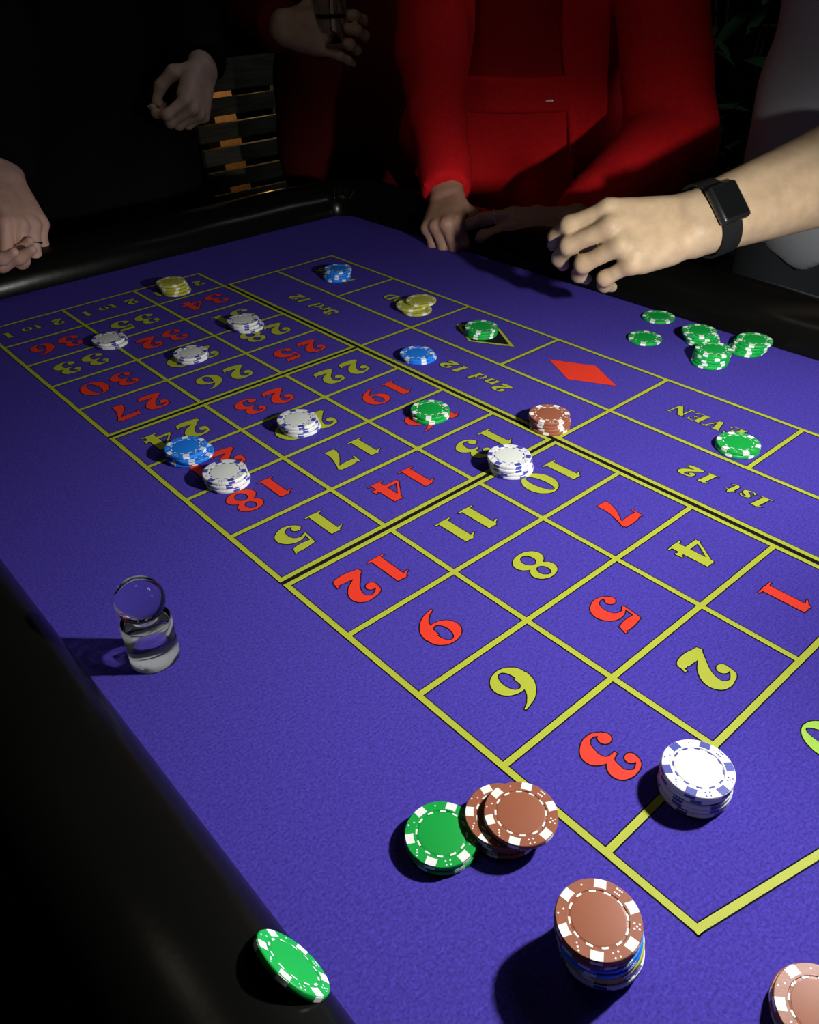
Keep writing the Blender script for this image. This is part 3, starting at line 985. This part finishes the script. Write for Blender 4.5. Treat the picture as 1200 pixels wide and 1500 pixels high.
    def shoes(s, material):
        for q in (-1, 1):
            pr = [s.C(s.L(.10 * q, -.035, .045), s.L(.115 * q, .15, .038), .043, .036), s.C(s.L(.10 * q, -.025, .05), s.L(.10 * q, -.025, .11), .043, .045)]
            fn = union(pr, 0.02)
            lo, hi = bounds(pr, 0.02)
            s.garment('shoe', lambda P: np.maximum(fn(P), 0.003 - P[..., 2]), lo, hi, 0.009, material)
    def sleeve(s, side, r0, r1, r2, upto=1.0):
        shp, el, wr = s.sh[side]
        end = el + (wr - el) * upto
        return [('s', shp, el, r0, r1), ('s', el, end, r1, r2)]

def box_of(prims, pad=0.03):
    return bounds(prims, pad)

def folded(fn, amp, scale, seed):
    return lambda P: fn(P) + amp * wrinkle(P, scale, seed)

def march(fn, x, y, d0=0.5, d1=2.4):
    """first hit of the view through a pixel with a surface, to seat small things on clothing"""
    d = d0
    for i in range(400):
        p = np.array(pd(x, y, d))
        v = float(fn(p[None, :])[0])
        if v < 0.0004:
            break
        d += max(v * 0.6, 0.0005)
    return Vector(p)

def ring_on(seg, t, parent, material, r_add=0.0006, thick=0.0011):
    p, q, r, d = seg
    c = Vector(p + (q - p) * t); ax = Vector(d).normalized()
    a = ax.orthogonal().normalized(); b = ax.cross(a)
    pts = [c + (a * math.cos(k * math.pi / 8) + b * math.sin(k * math.pi / 8)) * (r + r_add) for k in range(17)]
    MB().tube(pts, thick, 8, caps=False).build('ring', [material], parent, smooth=True)

def nail_on(tip, parent, material, size=1.0):
    p, d, n_, r = tip
    c = Vector(p) + Vector(n_) * r * 0.72 + Vector(d) * r * 0.35
    v, f_ = surface(lambda P: ell_sdf(P, np.array(c), (0.0075 * size, 0.0052 * size, 0.0022), np.stack([d, np.cross(n_, d), n_], 1)), np.array(c) - .011, np.array(c) + .011, 0.0009)
    link('fingernail', np_mesh('fingernail', [(v, f_)]), [material], parent, smooth=True)

M_SILVER = mat('silver', (0.85, 0.85, 0.82), rough=0.18, metallic=1.0)
M_SHOE = mat('black_leather', (0.01, 0.01, 0.01), rough=0.35)
M_REDWOOL = mat('red_wool', (0.66, 0.008, 0.012), rough=0.85, spec=0.2, noise=0.10, noise_scale=120, bump=0.25, bump_scale=700)
M_REDTOP = mat('red_knit', (0.34, 0.005, 0.008), rough=0.85, spec=0.2, bump=0.25, bump_scale=500)
M_BLACKC = mat('black_cloth', (0.006, 0.006, 0.007), rough=0.9, spec=0.15, bump=0.2, bump_scale=500)
M_DKRED = mat('dark_red_cloth', (0.115, 0.006, 0.008), rough=0.9, spec=0.15, bump=0.2, bump_scale=500)
M_TEE = mat('grey_tee', (0.34, 0.35, 0.375), rough=0.9, spec=0.2, bump=0.2, bump_scale=700)

FIST = [(78, 92, 55), (80, 95, 55), (80, 95, 55), (78, 95, 55)]
HC = lambda h, size, res: h + (size, res)

# --- guest in the red trouser suit
R_ = Person('person in a red trouser suit with open jacket, both hands on the rail', (1.10, 1.075), (-0.70, -0.70), 1.0,
            SKIN('skin_tan', (0.44, 0.25, 0.17)), (0.03, 0.018, 0.012))
wr = pd(655, 290, 1.258); el = pd(632, 70, 1.40)
tc_ = tocam(wr)
h1 = HC(hand(wr, -IU * 0.66 + tc_ * 0.72 - IR * 0.12, tc_ * 0.66 - IR * 0.30 + IU * 0.72, 1, FIST, [(.040, .044, -.024), (.064, .034, -.042), (.074, .012, -.052)], 0.86), 0.90, 0.0026)
wl = pd(842, 334, 1.195); ell = pd(985, 205, 1.38)
tc2 = tocam(wl)
h2 = HC(hand(wl, -IR * 1.0 - IU * 0.12 + tc2 * 0.12, tc2 * 0.93 + IU * 0.36, -1, [(16, 30, 18), (30, 46, 25), (40, 54, 28), (46, 58, 30)], [(.045, .040, -.026), (.075, .034, -.040), (.097, .022, -.046)], 1.0), 1.0, 0.0026)
R_.body({'R': (el, wr, h1), 'L': (ell, wl, h2)})
tr = R_.legs(0.022) + [R_.E(0, .0, .945, .182, .130, .135)]
trf = folded(union(tr, 0.04), 0.004, 30, 3)
zc = 0.975
tfn = lambda P: np.maximum(trf(P), np.maximum(P[..., 2] - zc, 0.05 - P[..., 2]))
lo, hi = box_of(tr)
R_.garment('trousers', tfn, lo, hi, 0.010, M_REDWOOL)
tp = R_.torso(0.012)
tpf = folded(union(tp, 0.05), 0.003, 35, 5)
lo, hi = box_of(tp)
topfn = lambda P: np.maximum(tpf(P), np.maximum(P[..., 2] - 1.40, 0.93 - P[..., 2]))
R_.garment('blouse', topfn, lo, hi, 0.009, M_REDTOP)
wbp = [R_.E(0, .004, .94, .180, .136, .30)]
wbf = union(wbp, 0)
lo, hi = box_of(wbp)
wbfn = lambda P: np.maximum(wbf(P), np.abs(P[..., 2] - 0.950) - 0.030)
lo[2], hi[2] = 0.90, 1.00
R_.garment('waistband', wbfn, lo, hi, 0.006, M_REDWOOL)
ep = march(wbfn, 805, 147)
em_ = MB().box(-.007, .007, -.002, .002, -.0022, .0022, bev=0.0006)
eo = em_.build('belt_emblem', [M_SILVER], R_.root, loc=(0, 0, 0))
eo.location = ep - R_.o + R_.f * 0.0015
eo.rotation_euler = (0, 0, math.atan2(R_.f.y, R_.f.x) + math.pi / 2)
eo['label'] = 'small silver emblem on the red waistband'
jk = [R_.E(0, -.005, 1.02, .205, .150, .24), R_.E(0, -.005, 1.27, .20, .140, .19), R_.C(R_.L(-.16, -.01, 1.385), R_.L(.16, -.01, 1.385), .070, .070),
      R_.E(0, -.01, .86, .235, .160, .16)] + R_.sleeve('R', .072, .056, .039, 0.94) + R_.sleeve('L', .080, .074, .050, 0.90)
jkf0 = union(jk, 0.03)
o_ = np.array(R_.o); r_ = np.array(R_.r); f3 = np.array(R_.f)
arm_only = union(R_.sleeve('R', .072, .056, .039, 0.94) + R_.sleeve('L', .080, .074, .050, 0.90), 0.0)
def jacket_fn(P):
    q = P - o_
    a = q @ r_; b = q @ f3; z = P[..., 2]
    w = 0.075 + 0.05 * np.clip((1.05 - z) / 0.3, 0, 1) - 0.02 * np.clip((z - 1.15) / .2, 0, 1)
    opening = np.maximum(np.abs(a - 0.012) - w, 0.02 - b)
    body = jkf0(P) + 0.0045 * wrinkle(P, 32, 9)
    body = np.maximum(body, -opening)
    body = np.minimum(body, arm_only(P) + 0.0055 * wrinkle(P, 42, 2))
    w1 = np.array(wr); d1 = np.array((Vector(wr) - Vector(el)).normalized())
    w2 = np.array(wl); d2 = np.array((Vector(wl) - Vector(ell)).normalized())
    cut1 = np.maximum((P - w1) @ d1 + 0.012, np.linalg.norm(P - w1, axis=-1) - 0.12)
    return np.maximum(np.maximum(body, 0.74 - z), -np.minimum(1.0, np.minimum(hole(P, w1, d1, 0.012), hole(P, w2, d2, 0.022))))
def hole(P, w, d, back):
    """region past a cuff: beyond the plane just behind the wrist, close to the hand"""
    return np.maximum(-((P - w) @ d + back), np.linalg.norm(P - w - d * 0.03, axis=-1) - 0.10)
lo, hi = box_of(jk)
R_.garment('jacket', jacket_fn, lo, hi, 0.0085, M_REDWOOL, 'open red jacket')
R_.shoes(M_SHOE)
ring_on(h2[2][0][0], 0.62, R_.root, M_SILVER)
ring_on(h2[2][2][0], 0.55, R_.root, M_SILVER)

# --- guest in a grey t-shirt reaching over the rail
T_ = Person('person in a grey t-shirt and wristwatch reaching over the rail', (1.12, 0.37), (-1.0, 0.02), 1.06,
            SKIN('skin_fair', (0.50, 0.355, 0.215)), (0.05, 0.03, 0.02))
wr_t = pd(1018, 328, 0.875); el_t = pd(1330, 215, 0.97)
kn_t = pd(876, 352, 0.865)
tct = tocam(wr_t)
h3 = HC(hand(wr_t, Vector(kn_t) - Vector(wr_t), tct * 0.95 + IU * 0.34, -1, [(34, 38, 24), (40, 46, 28), (45, 52, 30), (50, 56, 30)],
             [(.050, .034, -.030), (.082, .026, -.046), (.108, .014, -.052)], 1.03, spread=2), 1.12, 0.0019)
el_r = T_.L(.17, -.24, 1.10); wr_r = T_.L(.02, -.25, .93)
h4 = HC(hand(wr_r, (-.1, 0, -1), (0.1, 1, 0), 1, [(20, 30, 20)] * 4, None, 1.08), 1.08, 0.004)
T_.body({'L': (el_t, wr_t, h3), 'R': (el_r, wr_r, h4)})
tt = T_.torso(0.030) + [T_.E(0, .005, .86, .190, .145, .20), T_.E(0, .0, 1.10, .188, .140, .22)] + T_.sleeve('L', .075, .070, .066, 0.05) + T_.sleeve('R', .075, .072, .07, 0.05)
ttf = folded(union(tt, 0.04), 0.006, 26, 21)
def tee_fn(P):
    hem = 0.775 + 0.012 * np.sin(P[..., 1] * 55 + 1.0) + 0.008 * np.sin(P[..., 1] * 23)
    return np.maximum(np.maximum(ttf(P), P[..., 2] - 1.53), hem - P[..., 2])
lo, hi = box_of(tt)
T_.garment('t_shirt', tee_fn, lo, hi, 0.0085, M_TEE)
tr = T_.legs(0.022) + [T_.E(0, .0, .945, .170, .125, .135)]
lo, hi = box_of(tr)
trf2 = folded(union(tr, 0.04), 0.004, 30, 4)
T_.garment('trousers', lambda P: np.maximum(trf2(P), np.maximum(P[..., 2] - 1.04, .05 - P[..., 2])), lo, hi, 0.011, mat('dark_denim', (0.010, 0.013, 0.016), rough=0.9))
T_.shoes(M_SHOE)
# wristwatch
wd = (Vector(el_t) - Vector(wr_t)).normalized()
wc = Vector(wr_t) + wd * 0.020
ay = Vector(h3[3][1]); az = wd.cross(ay).normalized()
if az.dot(Vector(h3[3][2])) < 0:
    az = -az
ay = az.cross(wd).normalized()
M_STRAP = mat('black_rubber', (0.010, 0.011, 0.010), rough=0.6, spec=0.3)
watch = bpy.data.objects.new('wristwatch', None)
COL.objects.link(watch)
watch.parent = T_.root
watch.matrix_parent_inverse = parent_world(T_.root).inverted()
watch.location = wc
watch['label'] = 'black square wristwatch on the wrist'
b = MB()
vs, fs = [], []
NS = 40
for k in range(NS):
    a = 2 * math.pi * k / NS
    for rr2, hw in ((0, -1), (0, 1), (.0028, 1), (.0028, -1)):
        p = wc + ay * math.cos(a) * (.0388 + rr2) + az * math.sin(a) * (.0290 + rr2) + wd * hw * .0125
        vs.append(p)
for k in range(NS):
    k2 = (k + 1) % NS
    for j in range(4):
        j2 = (j + 1) % 4
        fs.append((k * 4 + j, k * 4 + j2, k2 * 4 + j2, k2 * 4 + j))
b.add(vs, fs).build('strap', [M_STRAP], watch)
def oriented(b, c, ax, ay_, az_):
    b.v = [tuple(c + ax * v[0] + ay_ * v[1] + az_ * v[2]) for v in b.v]
    return b
oriented(MB().box(-.0185, .0185, -.0215, .0215, -.004, .0065, bev=0.004), wc + az * 0.0320, wd, ay, az).build('case', [mat('watch_case', (0.012, 0.013, 0.012), rough=0.3, spec=0.5)], watch, smooth=True)
oriented(MB().box(-.0150, .0150, -.0180, .0180, 0, .0008, bev=0.0003), wc + az * 0.0384, wd, ay, az).build('screen', [mat('watch_screen', (0.006, 0.007, 0.007), rough=0.12)], watch)

# --- simple helper for the guests in the dark
def dark_guest(g, cloth, arms, name='coat', flare=0.0, zlow=0.30, trouser=M_BLACKC, seed=1):
    g.body(arms)
    pr = g.torso(0.030) + [g.E(0, 0, .80, .19 + flare, .14 + flare * .6, .30), g.C(g.L(-.15, -.01, 1.385), g.L(.15, -.01, 1.385), .066, .066)]
    ar = []
    for sd in arms:
        ar += g.sleeve(sd, .070, .058, .046, 0.95)
    fb = union(pr, 0.05); fa = union(ar, 0.0)
    holes = []
    for sd in arms:
        shp, e_, w_ = g.sh[sd]
        d_ = (w_ - e_) / np.linalg.norm(w_ - e_)
        holes.append((w_, d_))
    def fn(P):
        v = smin(fb(P) + 0.005 * wrinkle(P, 28, seed), fa(P) + 0.004 * wrinkle(P, 40, seed + 1), 0.02)
        v = np.maximum(v, zlow - P[..., 2])
        for w_, d_ in holes:
            v = np.maximum(v, -hole(P, w_, d_, 0.014))
        return v
    lo, hi = box_of(pr + ar)
    g.garment(name, fn, lo, hi, 0.011, cloth)
    tr = g.legs(0.018)
    ft = union(tr, 0.03)
    lo, hi = box_of(tr)
    g.garment('trousers', lambda P: np.maximum(ft(P), np.maximum(P[..., 2] - .92, .05 - P[..., 2])), lo, hi, 0.013, trouser)
    g.shoes(M_SHOE)

# --- guest in dark red holding a glass
D_ = Person('person in a dark red coat holding a drinking glass', (1.10, 1.57), (-0.55, -0.83), 1.0, SKIN('skin_olive', (0.45, 0.30, 0.20)), (0.02, 0.012, 0.01))
wr_d = pd(415, 40, 1.50); el_d = pd(392, 95, 1.62)
tcd = tocam(wr_d)
el_d = Vector(D_.L(.25, .06, 1.06))
h5 = HC(hand(wr_d, IR * 1.0 - IU * 0.10 + tcd * 0.1, tcd * 0.9 + IU * 0.25, 1, [(20, 42, 28), (24, 46, 28), (26, 48, 28), (18, 30, 18)], [(.045, .046, -.010), (.075, .046, -.022), (.098, .036, -.030)], 1.0), 1.0, 0.003)
wl_d = Vector(D_.L(-.24, .14, .90)); ell_d = Vector(D_.L(-.27, -.02, 1.08))
h6 = HC(hand(wl_d, (-.3, -.4, -.9), (0.5, -.6, 0.2), -1, [(30, 40, 20)] * 4, None, 0.95), 0.95, 0.004)
dark_guest(D_, M_DKRED, {'R': (el_d, wr_d, h5), 'L': (ell_d, wl_d, h6)}, 'coat', 0.02, 0.35, seed=31)
gc = pd(484, 20, 1.485)
glass = empty('drinking_glass', (gc.x, gc.y, gc.z - 0.055), 'clear tumbler held by the person in dark red', 'glass')
MB().lathe([(0, 0.0), (.026, 0.0), (.028, .002), (.033, .10), (.0325, .1005), (.0305, .10), (.0262, .010), (0, .009)], 40).build('tumbler', [M_CLEAR], glass, loc=(0, 0, 0), smooth=True)
MB().lathe([(0, 0.0093), (.0259, .0100), (.0284, .055), (0, .055)], 40).build('dark_drink', [mat('dark_drink', (0.02, 0.008, 0.004), rough=0.1)], glass, loc=(0, 0, 0), smooth=True)

# --- guest in black at the far end
B_ = Person('person in black clothes with one hand raised, in front of the slatted bench', (0.46, 1.68), (-0.20, -0.98), 1.02, SKIN('skin_pale', (0.56, 0.38, 0.30)), (0.015, 0.01, 0.008))
wr_b = pd(298, 102, 1.50); el_b = Vector(B_.L(-.27, -.02, 1.12))
tcb = tocam(wr_b)
h7 = HC(hand(wr_b, -IU * 0.95 - IR * 0.22 + tcb * 0.25, IR * 0.75 + tcb * 0.35 + IU * 0.1, -1, [(42, 62, 35), (58, 72, 40), (64, 75, 42), (66, 75, 42)],
             [(.034, .038, -.032), (.056, .034, -.056), (.078, .022, -.070)], 1.0), 1.0, 0.0028)
wr_b2 = Vector(B_.L(.22, .16, .95)); el_b2 = Vector(B_.L(.28, -.02, 1.10))
h8 = HC(hand(wr_b2, (-.3, -.5, -.8), (-0.5, -.6, 0.2), 1, FIST, None, 1.0), 1.0, 0.004)
dark_guest(B_, M_BLACKC, {'L': (el_b, wr_b, h7), 'R': (el_b2, wr_b2, h8)}, 'coat', 0.03, 0.40, seed=41)
nail_on(h7[1][0], B_.root, mat('bare_nail', (0.75, 0.55, 0.48), rough=0.25))

# --- guest at the far rail with folded hands
L_ = Person('person in a black coat with folded hands and ring beside the far rail', (0.0, 1.40), (0.10, -1.0), 1.0, SKIN('skin_rosy', (0.60, 0.36, 0.28)), (0.03, 0.02, 0.012))
wr_l = pd(4, 262, 1.13); el_l = Vector(L_.L(.25, .05, 1.07))
tcl = tocam(wr_l)
h9 = HC(hand(wr_l, -IU * 0.9 + IR * 0.42 + tcl * 0.25, tcl * 0.75 + IR * 0.55 + IU * 0.2, -1, [(30, 38, 22), (34, 44, 24), (38, 48, 25), (42, 50, 26)],
             [(.050, .036, -.026), (.080, .026, -.040), (.105, .014, -.046)], 0.95), 0.95, 0.0024)
wl_l = pd(-128, 375, 1.10); ell_l = Vector(L_.L(-.27, .10, 1.03))
h10 = HC(hand(wl_l, IR * 1.0 - IU * 0.12 + tcl * 0.05, -tcl * 0.3 - IU * 0.9, 1, [(8, 14, 8), (10, 16, 10), (14, 22, 12), (20, 28, 16)], [(.045, .046, -.012), (.070, .056, -.020), (.094, .058, -.024)], 0.95), 0.95, 0.0024)
L_sh = {'L': (el_l, wr_l, h9), 'R': (Vector(L_.L(.27, .10, 1.03)), wl_l, h10)}
L_sh['L'] = (Vector(L_.L(-.24, .06, 1.06)), wr_l, h9)
dark_guest(L_, M_BLACKC, L_sh, 'coat', 0.02, 0.40, seed=51)
ring_on(h9[2][2][0], 0.55, L_.root, M_SILVER, thick=0.0013)
ring_on(h10[2][1][0], 0.5, L_.root, mat('amethyst', (0.25, 0.12, 0.6), rough=0.1), thick=0.0018)

# ------------------------------------------------------------------ slatted bench behind the guests
M_SLAT = mat('weathered_wood', (0.10, 0.092, 0.068), rough=0.8, noise=0.35, noise_scale=14, bump=0.3, bump_scale=60, stretch=(1, 10, 10))
YB = 2.2
bench = empty('slatted_bench', (1.50, YB, 0), 'weathered wooden bench with a slatted back behind the guests', 'bench')
zs = [0.028 - 0.0655 * i for i in range(6)]
for i, z in enumerate(zs):
    hgt = 0.046
    x_l = 0.98 + 0.008 * i
    MB().box(x_l, 2.05, YB - 0.011, YB + 0.011, TZ + z - hgt, TZ + z, bev=0.003).build('slat', [M_SLAT], bench)
MB().box(0.96, 2.07, YB - 0.016, YB + 0.02, TZ + 0.045, TZ + 0.125, bev=0.004).build('top_rail', [M_SLAT], bench)
for xx in (1.30, 2.02):
    b = MB().box(-.024, .024, -.016, .016, 0, TZ + 0.05, bev=0.003)
    b.v = [(xx + v[0] + 0.03 * (1 - v[2] / (TZ + .05)), YB + 0.029 + v[1], v[2]) for v in b.v]
    b.build('back_post', [M_SLAT], bench)
for i in range(5):
    MB().box(1.06, 2.06, YB - 0.09 - 0.085 * i, YB - 0.015 - 0.085 * i, 0.42, 0.444, bev=0.003).build('seat_slat', [M_SLAT], bench)
for xx in (1.30, 2.02):
    MB().box(xx - .02, xx + .02, YB - 0.44, YB - 0.40, 0, 0.419, bev=0.003).build('front_leg', [M_SLAT], bench)
    MB().box(xx - .02, xx + .02, YB - 0.40, YB + 0.012, 0.36, 0.419, bev=0.003).build('seat_bearer', [M_SLAT], bench)

def on_wall(x, y, Y):
    d = CR.T @ np.array([(x - 600) / F_PX, (y - 750) / F_PX, 1.0])
    p = CC + d * (Y - CC[1]) / d[1]
    return Vector((p[0], p[1], p[2] + TZ))
YP = 2.62
pa, pb_ = on_wall(342, 150, YP), on_wall(371, 290, YP)
pole = empty('wooden_post', (pb_.x - 0.03, YP + 0.04, 0), 'wooden post lit warm orange behind the slatted bench', 'post')
xt = pa.x + (pa.x - pb_.x) / (pa.z - pb_.z) * (1.5 - pa.z)
xb = pb_.x + (pa.x - pb_.x) / (pa.z - pb_.z) * (0 - pb_.z)
b = MB().box(0, 1, 0, 0.08, 0, 1.5, bev=0.0)
b.v = [((xb + (xt - xb) * v[2] / 1.5) - 0.085 * (1 - v[0]), YP + v[1], v[2]) for v in b.v]
b.build('shaft', [mat('post_pine', (0.62, 0.40, 0.20), rough=0.7, noise=0.25, noise_scale=20, stretch=(8, 8, 1))], pole)
b = MB().box(0, 1, -0.01, 0.09, 1.5, 1.53, bev=0.0)
b.v = [(xt - 0.095 + 0.105 * v[0], YP + v[1], v[2]) for v in b.v]
b.build('cap', [M_SLAT], pole)

# ------------------------------------------------------------------ potted shrub between the guests
sp = pd(1062, 150, 2.15)
shrub = empty('potted_shrub', (sp.x, sp.y, 0), 'dark leafy potted shrub between the red suit and the grey t-shirt', 'plant')
MB().lathe([(0, 0), (.13, 0), (.14, .01), (.17, .33), (.18, .34), (.18, .36), (.16, .36), (.155, .33), (0, .325)], 32).build('pot', [mat('dark_pot', (0.02, 0.018, 0.016), rough=0.7)], shrub, loc=(0, 0, 0), smooth=True)
M_LEAF = mat('dark_glossy_leaf', (0.035, 0.085, 0.035), rough=0.28, spec=0.6, noise=0.3, noise_scale=30)
M_STEM = mat('plant_stem', (0.03, 0.03, 0.015), rough=0.8)
leaf_v, leaf_f = [], []
for i in range(7):
    t = i / 6
    w = 0.5 * math.sin(math.pi * min(0.98, 0.04 + t * 0.94)) ** 0.8 * 0.30
    zb = -0.28 * t * t
    leaf_v += [(t, -w, zb + 0.05 * w), (t, 0, zb - 0.02), (t, w, zb + 0.05 * w)]
for i in range(6):
    for k in (0, 1):
        leaf_f.append((3 * i + k, 3 * i + 3 + k, 3 * i + 4 + k, 3 * i + 1 + k))
leaf_me = mesh('leaf', leaf_v, leaf_f)
leaf_me.materials.append(M_LEAF)
leaf_me.polygons.foreach_set('use_smooth', [True] * len(leaf_me.polygons))
lr = random.Random(4)
for i in range(9):
    a = lr.uniform(0, 6.28); sp_ = lr.uniform(.05, .16)
    hgt = lr.uniform(.55, 1.0)
    pts = [Vector((0.03 * math.cos(a), 0.03 * math.sin(a), .32))]
    for j in range(1, 6):
        t = j / 5
        pts.append(Vector(((0.03 + sp_ * t * t) * math.cos(a + .3 * t), (0.03 + sp_ * t * t) * math.sin(a + .3 * t), .32 + hgt * t)))
    MB().tube(pts, [.007, .006, .005, .004, .003, .002], 6).build('stem', [M_STEM], shrub, loc=(0, 0, 0))
    for j in range(13):
        t = lr.uniform(.25, 1.0)
        k = min(4, int(t * 5)); p = pts[k].lerp(pts[k + 1], t * 5 - k)
        lo_ = bpy.data.objects.new('leaf', leaf_me)
        COL.objects.link(lo_)
        lo_.parent = shrub
        lo_.location = p
        s_ = lr.uniform(.09, .16)
        lo_.scale = (s_, s_, s_)
        lo_.rotation_euler = (lr.uniform(-.5, .5), lr.uniform(-.7, .5), lr.uniform(0, 6.28))
